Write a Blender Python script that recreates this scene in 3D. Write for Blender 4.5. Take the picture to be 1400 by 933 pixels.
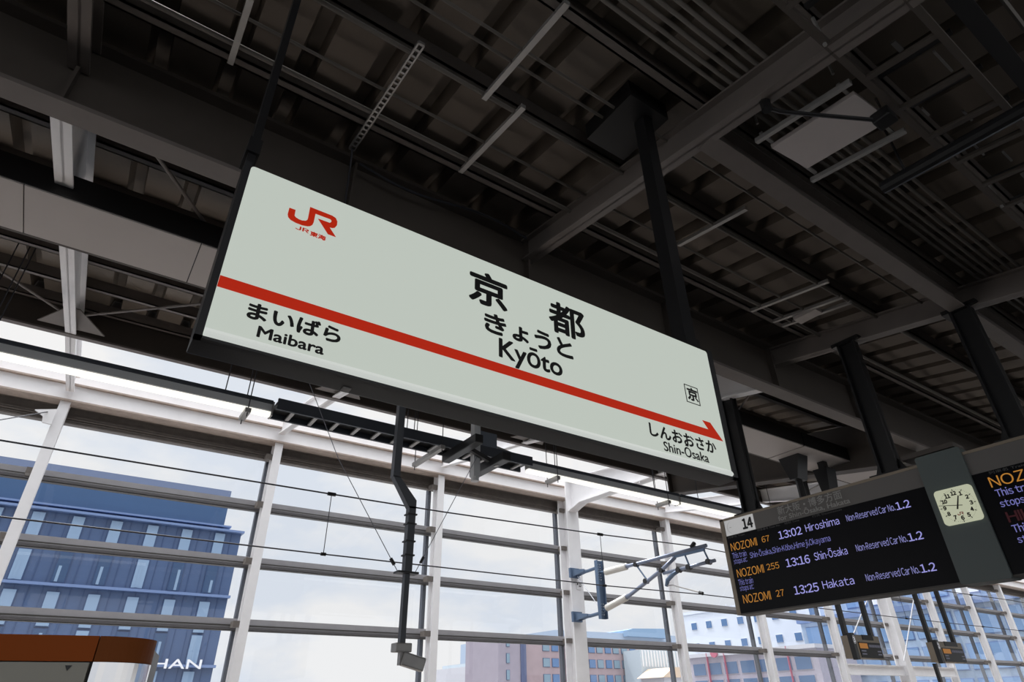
import bpy, bmesh, math, random
from mathutils import Vector, Matrix
random.seed(7)
SC = bpy.context.scene
COL = SC.collection
for o in list(bpy.data.objects):
    bpy.data.objects.remove(o)

# ------------------------------------------------------------------ camera
S = 1.15                      # metres per layout unit
EYE = 1.6                     # camera height over the platform, metres
def W(x, y, z):               # layout units (z from eye level) -> metres
    return Vector((x * S, y * S, EYE + z * S))
yaw, pit, rol = math.radians(35.05), math.radians(31.1), math.radians(-1.03)
fw = Vector((math.sin(yaw) * math.cos(pit), math.cos(yaw) * math.cos(pit), math.sin(pit)))
rt = Vector((math.cos(yaw), -math.sin(yaw), 0))
up = rt.cross(fw)
c_, s_ = math.cos(rol), math.sin(rol)
r2 = rt * c_ + up * s_
u2 = up * c_ - rt * s_
cam_data = bpy.data.cameras.new('camera')
cam_data.sensor_width = 36.0
cam_data.lens = 831.0 * 36.0 / 1400.0
cam_data.clip_end = 2000
cam = bpy.data.objects.new('camera', cam_data)
COL.objects.link(cam)
M = Matrix((r2, u2, -fw)).transposed().to_4x4()
M.translation = Vector((0, 0, EYE))
cam.matrix_world = M
SC.camera = cam

# ------------------------------------------------------------------ light
SC.view_settings.view_transform = 'Standard'
SC.view_settings.look = 'None'
SC.view_settings.gamma = 1.0
SC.view_settings.exposure = 0.0
SC.view_settings.use_curve_mapping = False
SKY_GAIN = 1.05
ZENITH_GAIN = 5.4              # thin bright overcast: brighter overhead than near the horizon
SUN_POWER = 3.4
world = bpy.data.worlds.new('cloudy_sky')
SC.world = world
world.use_nodes = True
nt = world.node_tree
nt.nodes.clear()
def N(tree, kind, **kw):
    n = tree.nodes.new(kind)
    for k, v in kw.items():
        if k == 'inp':
            for a, b in v.items():
                n.inputs[a].default_value = b
        else:
            setattr(n, k, v)
    return n
tc = N(nt, 'ShaderNodeTexCoord')
no = N(nt, 'ShaderNodeTexNoise', inp={'Scale': 3.2, 'Detail': 7.0, 'Roughness': 0.55})
mp = N(nt, 'ShaderNodeMapping')
mp.inputs['Scale'].default_value = (1, 1, 2.2)
nt.links.new(tc.outputs['Generated'], mp.inputs['Vector'])
nt.links.new(mp.outputs['Vector'], no.inputs['Vector'])
rp = N(nt, 'ShaderNodeValToRGB')
rp.color_ramp.elements[0].position = 0.43
rp.color_ramp.elements[0].color = (0.70, 0.745, 0.815, 1)
rp.color_ramp.elements[1].position = 0.57
rp.color_ramp.elements[1].color = (0.86, 0.855, 0.85, 1)
nt.links.new(no.outputs['Fac'], rp.inputs['Fac'])
bg = N(nt, 'ShaderNodeBackground', inp={'Strength': SKY_GAIN})
nt.links.new(rp.outputs['Color'], bg.inputs['Color'])
sx = N(nt, 'ShaderNodeSeparateXYZ')
nt.links.new(tc.outputs['Generated'], sx.inputs[0])
mr = N(nt, 'ShaderNodeMapRange', interpolation_type='SMOOTHSTEP')
for k, v in zip(('From Min', 'From Max', 'To Min', 'To Max'), (0.50, 0.90, SKY_GAIN, ZENITH_GAIN)):
    mr.inputs[k].default_value = v
nt.links.new(sx.outputs['Z'], mr.inputs['Value'])
nt.links.new(mr.outputs['Result'], bg.inputs['Strength'])
wo = N(nt, 'ShaderNodeOutputWorld')
nt.links.new(bg.outputs['Background'], wo.inputs['Surface'])

sun_data = bpy.data.lights.new('hazy_sun', 'SUN')
sun_data.energy = SUN_POWER
sun_data.angle = math.radians(4)
sun_data.color = (1.0, 0.97, 0.93)
sun = bpy.data.objects.new('hazy_sun', sun_data)
COL.objects.link(sun)
sun.rotation_euler = Vector((0.15, -0.42, -1.0)).to_track_quat('-Z', 'Y').to_euler()
sun.location = (0, -20, 40)

# ------------------------------------------------------------------ materials
def mat(name, col, rough=0.6, metal=0.0, emit=None, estr=1.0, var=0.0, vscale=6.0, spec=0.5):
    m = bpy.data.materials.new(name)
    m.use_nodes = True
    t = m.node_tree
    p = t.nodes['Principled BSDF']
    p.inputs['Base Color'].default_value = (*col, 1)
    p.inputs['Roughness'].default_value = rough
    p.inputs['Metallic'].default_value = metal
    p.inputs['Specular IOR Level'].default_value = spec
    if emit:
        p.inputs['Emission Color'].default_value = (*emit, 1)
        p.inputs['Emission Strength'].default_value = estr
    if var > 0:
        tc = N(t, 'ShaderNodeTexCoord')
        n = N(t, 'ShaderNodeTexNoise', inp={'Scale': vscale, 'Detail': 6.0, 'Roughness': 0.65})
        t.links.new(tc.outputs['Object'], n.inputs['Vector'])
        r = N(t, 'ShaderNodeValToRGB')
        r.color_ramp.elements[0].position = 0.3
        r.color_ramp.elements[1].position = 0.7
        r.color_ramp.elements[0].color = (*[c * (1 - var) for c in col], 1)
        r.color_ramp.elements[1].color = (*[min(1, c * (1 + var * .5)) for c in col], 1)
        t.links.new(n.outputs['Fac'], r.inputs['Fac'])
        t.links.new(r.outputs['Color'], p.inputs['Base Color'])
    return m
M_white = mat('white_painted_steel', (0.86, 0.85, 0.86), .5, var=.06, vscale=2.0)
M_roofsteel = mat('shaded_roof_steel', (0.165, 0.143, 0.131), .55, var=.12, vscale=2.5)  # white steel paint darkened for the shade under the roof
M_girder = mat('shaded_girder_steel', (0.075, 0.062, 0.053), .6, var=.15, vscale=2.0)  # shade on the girder web put into its colour; flange paint is the same
M_deck = mat('brown_roof_deck', (0.155, 0.128, 0.104), .7, var=.15, vscale=1.5)
M_purlin = mat('dark_purlin_paint', (0.14, 0.122, 0.11), .6, var=.12)
M_dark = mat('dark_grey_paint', (0.022, 0.022, 0.024), .45)
M_black = mat('black_paint', (0.008, 0.008, 0.009), .4)
M_duct = mat('pale_grey_duct_sheet', (0.46, 0.42, 0.40), .5, var=.05, vscale=1.0)
M_alu = mat('grey_aluminium_rail', (0.36, 0.35, 0.365), .45, .2, var=.08)
M_alul = mat('mid_grey_aluminium', (0.12, 0.115, 0.12), .45, .2, var=.08)
M_stain = mat('stained_flange', (0.42, 0.34, 0.29), .6, var=.2)
M_alud = mat('dark_aluminium', (0.07, 0.065, 0.06), .5, .2)
M_mull = mat('grey_mullion', (0.085, 0.09, 0.105), .45, .3)
M_louver = mat('grey_brown_louver', (0.16, 0.14, 0.125), .6, var=.2)
M_tray = mat('dark_cable_tray', (0.045, 0.052, 0.065), .5, .2)
M_galv = mat('galvanised_steel', (0.38, 0.37, 0.36), .45, .5, var=.1)
M_lampbody = mat('grey_lamp_body', (0.50, 0.51, 0.52), .5)
M_tube = mat('lit_lamp_tube', (.9, .9, .85), .4, emit=(1.0, 0.98, 0.90), estr=0.93)
M_signface = mat('backlit_sign_acrylic', (0.10, 0.10, 0.10), .25, emit=(0.478, 0.525, 0.470), estr=1.0)
M_signred = mat('backlit_red_film', (0.10, 0.01, 0.005), .3, emit=(0.37, 0.014, 0.003), estr=1.0)
M_signlip = mat('bright_streak_acrylic', (0.12, 0.12, 0.12), .2, emit=(0.53, 0.56, 0.53), estr=1.0)  # glows brighter than the face to paint in the reflected streak
M_ink = mat('black_lettering', (0.006, 0.006, 0.006), .5)
M_boardframe = mat('tan_lit_frame', (0.30, 0.25, 0.19), .45, .3)  # tan includes the warm light falling on the board frame
M_boarddark = mat('dark_bronze_housing', (0.085, 0.078, 0.07), .5, .2)
M_header = mat('brown_grey_header_panel', (0.16, 0.15, 0.14), .35)
M_screen = mat('black_screen', (0.006, 0.006, 0.008), .3, spec=.12)
M_platew = mat('backlit_white_plate', (.4, .4, .4), .5, emit=(0.30, 0.30, 0.30), estr=1.0)
M_hdrtext = mat('pale_header_lettering', (0.42, 0.41, 0.39), .5)
M_ledw = mat('lavender_led', (0, 0, 0), .5, emit=(0.30, 0.29, 0.66), estr=1.0)
M_ledwd = mat('dim_lavender_led', (0, 0, 0), .5, emit=(0.15, 0.15, 0.40), estr=1.0)
M_ledo = mat('amber_led', (0, 0, 0), .5, emit=(0.40, 0.17, 0.025), estr=1.0)
M_ledr = mat('dim_red_led', (0, 0, 0), .5, emit=(0.026, 0.003, 0.005), estr=1.0)
M_clockpanel = mat('grey_green_clock_panel', (0.11, 0.135, 0.13), .4)
M_clockface = mat('backlit_clock_dial', (0.2, 0.2, 0.16), .3, emit=(0.40, 0.42, 0.30), estr=1.0)
M_red = mat('red_paint', (0.5, 0.03, 0.02), .5)
M_bracket = mat('blue_grey_steel', (0.13, 0.19, 0.29), .45, .3, var=.1)
M_bluetube = mat('blue_grey_tube', (0.26, 0.30, 0.40), .35, .5)
M_insul = mat('cream_insulator', (0.72, 0.70, 0.66), .35)
M_wire = mat('dark_wire', (0.05, 0.05, 0.06), .5, .4)
M_pole = mat('slate_grey_pole', (0.085, 0.092, 0.105), .5, .1)
M_guy = mat('grey_guy_wire', (0.22, 0.22, 0.25), .5, .3)
M_wirew = mat('pale_cord', (0.75, 0.76, 0.8), .5)
M_orange = mat('burnt_orange_panel', (0.36, 0.075, 0.006), .6, spec=.2)
M_beige = mat('beige_panel', (0.42, 0.40, 0.34), .5)
M_chrome = mat('polished_steel', (0.75, 0.75, 0.76), .16, 1.0)
M_concrete = mat('platform_concrete', (0.16, 0.15, 0.14), .8, var=.15)
M_ballast = mat('track_ballast', (0.50, 0.45, 0.41), .9, var=.25, vscale=20)
M_ground = mat('city_ground', (0.30, 0.30, 0.30), .9, var=.2, vscale=.3)
M_bglass = mat('blue_curtain_wall', (0.058, 0.100, 0.205), .35, var=.12, vscale=.15)
M_bglassd = mat('deep_blue_band', (0.036, 0.088, 0.195), .35, var=.08, vscale=.1)
M_bjoint = mat('blue_joint_fin', (0.035, 0.07, 0.17), .5)
M_bledge = mat('pale_blue_ledge', (0.15, 0.22, 0.40), .5)
M_winpale = mat('pale_blue_pane', (0.23, 0.33, 0.47), .2)
M_windark = mat('dark_blue_pane', (0.035, 0.075, 0.16), .15)
M_letter = mat('white_letters', (0.8, 0.8, 0.82), .5)
M_brick = mat('dusty_red_brick', (0.36, 0.275, 0.29), .8, var=.1, vscale=.5)
M_brickd = mat('shaded_brick', (0.31, 0.275, 0.325), .8, var=.08, vscale=.5)  # darker brick tone for the side face in shade
M_bslot = mat('blue_slot', (0.09, 0.11, 0.20), .6)
M_pane = mat('blue_window_pane', (0.10, 0.19, 0.36), .2)
M_paneb = mat('mid_blue_pane', (0.20, 0.32, 0.52), .15)
M_paneg = mat('grey_green_window_pane', (0.20, 0.29, 0.36), .2)
M_plaster = mat('pale_blue_white_render', (0.66, 0.71, 0.80), .8, var=.05, vscale=.3)
M_greybld = mat('grey_render', (0.52, 0.52, 0.56), .8, var=.05)
M_stripe = mat('pale_grey_cladding', (0.46, 0.53, 0.58), .6, var=.1)
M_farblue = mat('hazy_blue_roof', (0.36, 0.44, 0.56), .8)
M_tileroof = mat('sandy_roof_tiles', (0.62, 0.48, 0.36), .8)
M_mall = mat('mauve_mall_wall', (0.40, 0.37, 0.43), .7, var=.1)  # wall colour paled to paint in the haze of the glass
M_redfin = mat('red_fin', (0.45, 0.12, 0.18), .5)  # fin red paled for the same glass haze
M_mallglass = mat('dark_mall_glass', (0.10, 0.16, 0.27), .2)
M_tower = mat('reflection_patched_glass', (0.36, 0.46, 0.60), .3, var=.40, vscale=.22)  # blue-white patches painted in for sky reflections

def glass_mat():
    m = bpy.data.materials.new('clear_wall_glass')
    m.use_nodes = True
    t = m.node_tree
    t.nodes.clear()
    tr = N(t, 'ShaderNodeBsdfTransparent', inp={'Color': (0.955, 0.968, 0.985, 1)})
    gl = N(t, 'ShaderNodeBsdfGlossy', inp={'Roughness': 0.02, 'Color': (0.95, 0.97, 1, 1)})
    fr = N(t, 'ShaderNodeFresnel', inp={'IOR': 1.45})
    mx = N(t, 'ShaderNodeMixShader')
    ou = N(t, 'ShaderNodeOutputMaterial')
    t.links.new(fr.outputs[0], mx.inputs[0])
    t.links.new(tr.outputs[0], mx.inputs[1])
    t.links.new(gl.outputs[0], mx.inputs[2])
    t.links.new(mx.outputs[0], ou.inputs['Surface'])
    return m
M_glass = glass_mat()

# ------------------------------------------------------------------ mesh helpers (layout units)
class MB:
    def __init__(self):
        self.v = []; self.f = []
    def add(self, vs, fs):
        b = len(self.v)
        self.v += [tuple(p) for p in vs]
        self.f += [tuple(b + i for i in f) for f in fs]
        return self
    def box(self, x0, x1, y0, y1, z0, z1):
        vs = [(x0, y0, z0), (x1, y0, z0), (x1, y1, z0), (x0, y1, z0), (x0, y0, z1), (x1, y0, z1), (x1, y1, z1), (x0, y1, z1)]
        return self.add(vs, [(0, 3, 2, 1), (4, 5, 6, 7), (0, 1, 5, 4), (1, 2, 6, 5), (2, 3, 7, 6), (3, 0, 4, 7)])
    def prism(self, pts, axis, a, b):
        """pts: 2D outline; axis X: pts are (y,z), Y: (x,z), Z: (x,y)"""
        def P(p, t):
            return {'X': (t, p[0], p[1]), 'Y': (p[0], t, p[1]), 'Z': (p[0], p[1], t)}[axis]
        n = len(pts)
        vs = [P(p, a) for p in pts] + [P(p, b) for p in pts]
        fs = [tuple(range(n))[::-1], tuple(range(n, 2 * n))]
        fs += [(i, (i + 1) % n, n + (i + 1) % n, n + i) for i in range(n)]
        return self.add(vs, fs)
    def tube(self, pts, r, n=8, cap=True):
        pts = [Vector(p) for p in pts]
        rs = r if isinstance(r, (list, tuple)) else [r] * len(pts)
        rings = []
        prev = None
        for i, p in enumerate(pts):
            d = (pts[min(i + 1, len(pts) - 1)] - pts[max(i - 1, 0)]).normalized()
            a = prev if prev is not None else (Vector((0, 0, 1)) if abs(d.z) < .9 else Vector((1, 0, 0)))
            u = (a - d * a.dot(d)).normalized()
            prev = u
            w = d.cross(u)
            rings.append([p + (u * math.cos(2 * math.pi * k / n) + w * math.sin(2 * math.pi * k / n)) * rs[i] for k in range(n)])
        vs = [q for ring in rings for q in ring]
        fs = []
        for i in range(len(pts) - 1):
            for k in range(n):
                k2 = (k + 1) % n
                fs.append((i * n + k, i * n + k2, (i + 1) * n + k2, (i + 1) * n + k))
        if cap:
            fs.append(tuple(range(n))[::-1]); fs.append(tuple((len(pts) - 1) * n + k for k in range(n)))
        return self.add(vs, fs)
    def bar(self, a, b, w, h, upv=(0, 0, 1)):
        """square-section bar between two points"""
        a = Vector(a); b = Vector(b); d = (b - a).normalized()
        uv = Vector(upv)
        s = d.cross(uv).normalized(); t = s.cross(d).normalized()
        vs = []
        for p in (a, b):
            for i, j in ((-1, -1), (1, -1), (1, 1), (-1, 1)):
                vs.append(p + s * (i * w / 2) + t * (j * h / 2))
        return self.add(vs, [(0, 3, 2, 1), (4, 5, 6, 7), (0, 1, 5, 4), (1, 2, 6, 5), (2, 3, 7, 6), (3, 0, 4, 7)])
    def build(self, name, material, parent=None, bevel=0.0, smooth=False):
        ws = [W(*p) for p in self.v]
        lo = Vector((min(p.x for p in ws), min(p.y for p in ws), min(p.z for p in ws)))
        hi = Vector((max(p.x for p in ws), max(p.y for p in ws), max(p.z for p in ws)))
        org = Vector(((lo.x + hi.x) / 2, (lo.y + hi.y) / 2, lo.z))
        me = bpy.data.meshes.new(name)
        me.from_pydata([p - org for p in ws], [], self.f)
        bm = bmesh.new(); bm.from_mesh(me)
        bmesh.ops.recalc_face_normals(bm, faces=bm.faces)
        if bevel > 0:
            bmesh.ops.bevel(bm, geom=[e for e in bm.edges if len(e.link_faces) == 2 and e.calc_face_angle(0) > .6], offset=bevel * S, segments=2, affect='EDGES', profile=.6)
        bm.to_mesh(me); bm.free()
        if smooth:
            for p in me.polygons: p.use_smooth = True
        me.materials.append(material)
        o = bpy.data.objects.new(name, me)
        COL.objects.link(o)
        if parent is not None:
            o.parent = parent
            o.location = org - world_loc(parent)
        else:
            o.location = org
        return o
WL = {}
def world_loc(o):
    l = Vector(o.location)
    while o.parent is not None:
        o = o.parent; l += Vector(o.location)
    return l
def tag(o, label, cat, group=None):
    o['label'] = label; o['category'] = cat
    if group: o['group'] = group
    return o
def thing(name, p, label, cat, group=None):
    o = bpy.data.objects.new(name, None)
    o.empty_display_size = .1
    COL.objects.link(o); o.location = W(*p)
    return tag(o, label, cat, group)
def struct(o):
    o['kind'] = 'structure'; return o
ORD = ['first', 'second', 'third', 'fourth', 'fifth', 'sixth', 'seventh', 'eighth', 'ninth', 'tenth', 'eleventh', 'twelfth', 'thirteenth', 'fourteenth', 'fifteenth']

# ------------------------------------------------------------------ lettering
_tcache = {}
def glyphs(body, off=0.0):
    if (body, off) in _tcache: return _tcache[(body, off)]
    cu = bpy.data.curves.new('lettering', 'FONT')
    cu.body = body; cu.resolution_u = 4; cu.offset = off
    o = bpy.data.objects.new('lettering', cu); COL.objects.link(o)
    bpy.context.view_layer.update()
    me = bpy.data.meshes.new_from_object(o.evaluated_get(bpy.context.evaluated_depsgraph_get()))
    vs = [(v.co.x, v.co.y) for v in me.vertices]
    fs = [tuple(p.vertices) for p in me.polygons]
    bpy.data.objects.remove(o); bpy.data.curves.remove(cu); bpy.data.meshes.remove(me)
    _tcache[(body, off)] = (vs, fs)
    return vs, fs
WCAP = None
def wide_glyphs(body, gap=.085):
    """upright sans lettering with flagged figures: full-width forms set close together"""
    key = ('wide', body, gap)
    if key in _tcache: return _tcache[key]
    vs = []; fs = []; cur = 0.0
    def quad(x0, x1, y0, y1):
        b = len(vs); vs.extend([(x0, y0), (x1, y0), (x1, y1), (x0, y1)]); fs.append((b, b + 1, b + 2, b + 3))
    for ch in body:
        if ch == ' ': cur += .22; continue
        if ch == 'I': quad(cur, cur + .085, 0, WCAP); cur += .085 + gap; continue
        if ch == '-': quad(cur, cur + .26, .27, .335); cur += .26 + gap; continue
        base = {'ō': 'o', 'Ō': 'O'}.get(ch, ch)
        gv, gf = glyphs(chr(ord(base) + 0xFEE0))
        xa = min(x for x, y in gv); xb = max(x for x, y in gv); yt = max(y for x, y in gv)
        b = len(vs)
        vs.extend([(x - xa + cur, y) for x, y in gv]); fs.extend([tuple(b + i for i in f) for f in gf])
        if base != ch: quad(cur + .08, cur + (xb - xa) - .08, yt + .07, yt + .13)
        cur += xb - xa + gap
    _tcache[key] = (vs, fs)
    return vs, fs
CAP = None
def word(parent, name, material, fr, *a, **k):
    m = MB(); letters(m, fr, *a, **k)
    return m.build(name, material, parent)
def letters(mb, fr, body, u0, u1, v0, v1, mode='ink', bold=0.0, step=.00025, off=0.0, wide=False):
    """place lettering on a plane: fr(u, v) -> layout point; mode ink fits the ink box, base fits baseline to cap height"""
    global CAP, WCAP
    if CAP is None:
        CAP = max(y for x, y in glyphs('H')[0])
    if WCAP is None: WCAP = max(y for x, y in glyphs('Ｈ')[0])
    vs, fs = wide_glyphs(body) if wide else glyphs(body, off)
    xa = min(x for x, y in vs); xb = max(x for x, y in vs)
    ya = min(y for x, y in vs); yb = max(y for x, y in vs)
    if mode == 'base': ya, yb = 0.0, (WCAP if wide else CAP)
    if bold:
        u0 += bold; u1 -= bold
        if mode == 'ink': v0 += bold; v1 -= bold
    def mapp(x, y):
        return (u0 + (x - xa) / (xb - xa) * (u1 - u0), v0 + (y - ya) / (yb - ya) * (v1 - v0))
    offs = [(0, 0)]
    if bold:
        offs = [(bold * math.cos(a * math.pi / 4), bold * math.sin(a * math.pi / 4)) for a in range(8)]
    p0, p1, p2 = Vector(fr(0, 0)), Vector(fr(1, 0)), Vector(fr(0, 1))
    nr = (p1 - p0).cross(p2 - p0).normalized()
    for k, (du, dv) in enumerate(offs):
        q = []
        for x, y in vs:
            u, v = mapp(x, y); q.append(Vector(fr(u + du, v + dv)) + nr * (step * k))
        mb.add(q, fs)

# ------------------------------------------------------------------ the setting: ground, platform, roof deck, glass wall
XA, XB = -26.0, 62.0
def rz(y): return 2.77 + .155 * y          # underside plane of the near rafters
struct(MB().box(XA, XB, -9.0, 5.7, -1.70, -1.391).build('floor', M_concrete))
struct(MB().box(XA, XB, 5.7, 11.6, -2.75, -2.45).build('track_bed', M_ballast))
struct(MB().box(-250, 420, -60, 420, -9.6, -9.4).build('ground', M_ground))
struct(MB().box(XA, XB, 10.75, 11.5, -2.45, -.55).build('wall_trackside', M_concrete))
COLX = [-7.6, -4.2, -.8, 2.475, 5.82, 9.2, 12.55, 15.87, 19.3, 22.7, 26.1, 29.5, 32.85, 36.3]

def deck():
    mb = MB()
    p = .40; prof = []
    x = XA
    while x < XB:
        prof += [(x, 0), (x + .27, 0), (x + .295, .13), (x + .375, .13)]
        x += p
    prof.append((x, 0))
    def zr(y): return 3.12 + .155 * y if y > -.6 else 3.12 + .155 * (-1.2 - y)
    ys = [-9.0, -.6, 8.05]
    vs = []; fs = []
    n = len(prof)
    for lay in (0, .03):
        for y in ys:
            vs += [(q[0], y, zr(y) + q[1] + lay) for q in prof]
    for lay in (0, 1):
        for j in range(2):
            for i in range(n - 1):
                a = (lay * 3 + j) * n + i
                fs.append((a, a + 1, a + n + 1, a + n))
    for j in (0, 2):
        for i in range(n - 1):
            a = j * n + i
            fs.append((a, a + 1, a + 3 * n + 1, a + 3 * n))
    mb.add(vs, fs)
    return struct(mb.build('ceiling', M_deck))
deck()
# eaves beam, ledge and parapet on top of the glass wall
mb = MB()
mb.box(XA, XB, 10.99, 11.02, 4.20, 4.47)
struct(mb.build('trim_1', M_white))
struct(MB().box(XA, XB, 10.88, 11.14, 4.175, 4.20).build('trim_4', M_stain))
struct(MB().box(XA, XB, 10.93, 11.14, 4.47, 4.495).build('trim_5', M_stain))
struct(MB().box(XA, XB, 11.0, 11.40, 4.21, 4.24).build('trim_6', M_louver))
struct(MB().box(XA, XB, 11.16, 11.22, 4.45, 4.86).build('trim_2', M_white))
lo = MB()
lo.box(XA, XB, 11.30, 11.36, 3.94, 4.22)
for k in range(4):
    z = 3.94 + k * .036
    lo.prism([(11.30, z), (11.25 + .012 * (k % 2), z + .004), (11.25 + .012 * (k % 2), z + .030), (11.30, z + .036)], 'X', XA, XB)
struct(lo.build('trim_3', M_louver))

RAILZ = [3.02, 2.08, 1.125, .20]
for i in range(len(COLX) - 1):
    a, b = COLX[i], COLX[i + 1]
    mb = MB()
    edges = [3.94, 3.02 + .12, 2.08 + .12, 1.125 + .12, .2 + .12, -.55]
    for k in range(5):
        mb.add([(a + .04, 11.335, edges[k + 1]), (b - .04, 11.335, edges[k + 1]), (b - .04, 11.335, edges[k]), (a + .04, 11.335, edges[k])], [(0, 1, 2, 3)])
    w = struct(mb.build('window_%d' % (i + 1), M_glass))
    for z in RAILZ:
        r = MB().box(a, b, 11.275, 11.36, z + .07, z + .165).build('window_rail', M_alu, w)
        MB().box(a, b, 11.22, 11.36, z, z + .05).build('lower_rail', M_alul, r, bevel=.012)
        MB().box(a, b, 11.25, 11.35, z - .012, z + .075).build('rail_groove', M_alud, r)
    MB().box(b - .075, b - .005, 11.36, 11.46, -.55, 3.97).build('window_mullion', M_mull, w)

# ------------------------------------------------------------------ wall columns
NAMES = ['', '', 'white steel wall column beside the blue building, nearest the orange kiosk',
         'slim white wall column just past the right edge of the blue building',
         'slim white wall column right of the cranked ceiling pole', 'broad white main column carrying the blue-grey wire bracket',
         'slim white wall column behind the tip of the blue-grey wire bracket', 'white wall column in front of the pale building, under the end of the departure board',
         'white wall column behind the hanging display numbered three', 'broad white main column between the two small hanging displays',
         'white wall column just behind the display numbered two', 'white wall column first past the display numbered two',
         'white wall column second past the display numbered two', 'farthest white wall column at the edge of the view']
for i, x in enumerate(COLX):
    if i < 2: continue
    big = i in (5, 9)
    mb = MB()
    zt = 4.18
    if big:
        mb.box(x - .17, x + .17, 10.80, 10.83, -2.45, zt + .45).box(x - .17, x + .17, 11.10, 11.13, -2.45, zt).box(x - .02, x + .02, 10.83, 11.10, -2.45, zt)
    else:
        mb.box(x - .07, x + .07, 10.93, 10.955, -.55, zt).box(x - .07, x + .07, 11.12, 11.145, -.55, zt).box(x - .012, x + .012, 10.955, 11.12, -.55, zt)
    c = mb.build('wall_column', M_white)
    tag(c, NAMES[i], 'column', 'white columns of the glass wall')
    for z in RAILZ + [3.88]:
        MB().box(x - .15, x - .01, 11.05, 11.22, z + .02, z + .11).build('rail_bracket', M_louver, c)
    if i == 5:
        p = MB().box(x - .03, x + .11, 10.790, 10.80, 2.18, 2.36).build('number_plate', M_white, c)
        q = MB()
        q.tube([(x - .0, 10.789, 2.285), (x - .0, 10.785, 2.285)], .02, 10)
        letters(q, lambda u, v: (u, 10.787, v), '23', x + .03, x + .10, 2.23, 2.33, bold=.003)
        q.build('lettering', M_alud, p)
    if i == 4 or big:
        pass

# low white beams between the columns at the far end
for i, (a, b) in enumerate(((8, 9), (9, 10))):
    x0, x1 = COLX[a] + .08, COLX[b] - .08
    mb = MB().box(x0, x1, 10.95, 10.97, .68, .92).box(x0, x1, 10.90, 11.02, .66, .68).box(x0, x1, 10.90, 11.02, .92, .94)
    tag(mb.build('wall_beam', M_white), ['low white cross beam between the wall columns under the display numbered three',
        'low white cross beam between the wall columns under the display numbered two'][i], 'beam', 'low white beams of the glass wall')

# ------------------------------------------------------------------ rafters
def flange(mb, x, pts, w, t):
    for (ya, za), (yb, zb) in zip(pts, pts[1:]):
        mb.add([(x - w, ya, za), (x + w, ya, za), (x + w, yb, zb), (x - w, yb, zb), (x - w, ya, za + t), (x + w, ya, za + t), (x + w, yb, zb + t), (x - w, yb, zb + t)],
               [(0, 1, 2, 3), (4, 7, 6, 5), (0, 4, 5, 1), (1, 5, 6, 2), (2, 6, 7, 3), (3, 7, 4, 0)])
def rafter(x, xn, label):
    t = thing('roof_rafter', (x, 3.3, 3.0), label, 'rafter', 'sloping rafters under the roof')
    # platform side
    bot = [(-.6, rz(-.6)), (3.30, rz(3.30))]
    mb = MB()
    flange(mb, xn, bot, .055, .016)
    flange(mb, xn, [(y, z + .205) for y, z in bot], .055, .016)
    mb.prism(bot + [(3.30, rz(3.30) + .21), (-.6, rz(-.6) + .21)], 'X', xn - .008, xn + .008)
    mb.build('platform_side_beam', M_roofsteel, t)
    # track side
    mb = MB()
    bot = [(3.36, 3.0), (8.0, 3.90), (10.95, 4.35)]
    top = [(3.36, rz(3.36) + .21), (10.95, rz(10.95) + .13)]
    flange(mb, x, bot, .055, .018)
    flange(mb, x, top, .055, .018)
    mb.prism(bot + top[::-1], 'X', x - .008, x + .008)
    mb.build('track_side_beam', M_white, t)
RL = {2: ('sloping white rafter over the grey ceiling duct, nearest the viewer', -.80, -.80),
      3: ('sloping roof rafter behind the right hanger of the station name sign', 2.475, 2.485),
      4: ('sloping roof rafter carrying the posts of the departure board', 5.85, 5.95),
      6: ('sloping roof rafter beyond the deep main beam, over the far wall', 12.55, 12.6),
      7: ('second roof rafter beyond the deep main beam', 15.9, 15.9),
      8: ('third roof rafter beyond the deep main beam', 19.3, 19.3),
      10: ('farthest visible roof rafter of the platform', 26.1, 26.1)}
for k, (lab, xf, xn) in RL.items():
    rafter(xf, xn, lab)
# deep main beam at the broad column
for k, x in ((5, 9.2), (9, 22.7)):
    t = thing('main_roof_beam', (x, 7, 3.0), 'deep brown and white main roof beam ending at the broad column with the wire bracket' if k == 5 else 'deep main roof beam at the far broad column between the displays', 'beam')
    mb = MB()
    bot = [(3.4, 2.80), (7.75, 3.47)]
    flange(mb, x, bot, .12, .03)
    mb.prism(bot + [(7.75, rz(7.75) + .2), (3.4, rz(3.4) + .2)], 'X', x - .015, x + .015)
    mb.box(x - .12, x + .12, 7.74, 7.77, 3.47, 4.1)
    mb.build('deep_beam', M_girder, t)
    mb = MB()
    bot = [(7.77, 3.92), (9.6, 3.96), (10.4, 3.98), (10.8, 3.86)]
    flange(mb, x, bot, .12, .02)
    top = [(7.77, 4.30), (10.8, 4.62)]
    flange(mb, x, top, .12, .02)
    mb.prism(bot + top[::-1], 'X', x - .012, x + .012)
    for j in range(7):
        yb = 8.5 + j * .12
        mb.tube([(x - .10, yb, 3.925), (x - .10, yb, 3.89)], .02, 6)
    mb.build('white_bracket_beam', M_white, t)

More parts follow.
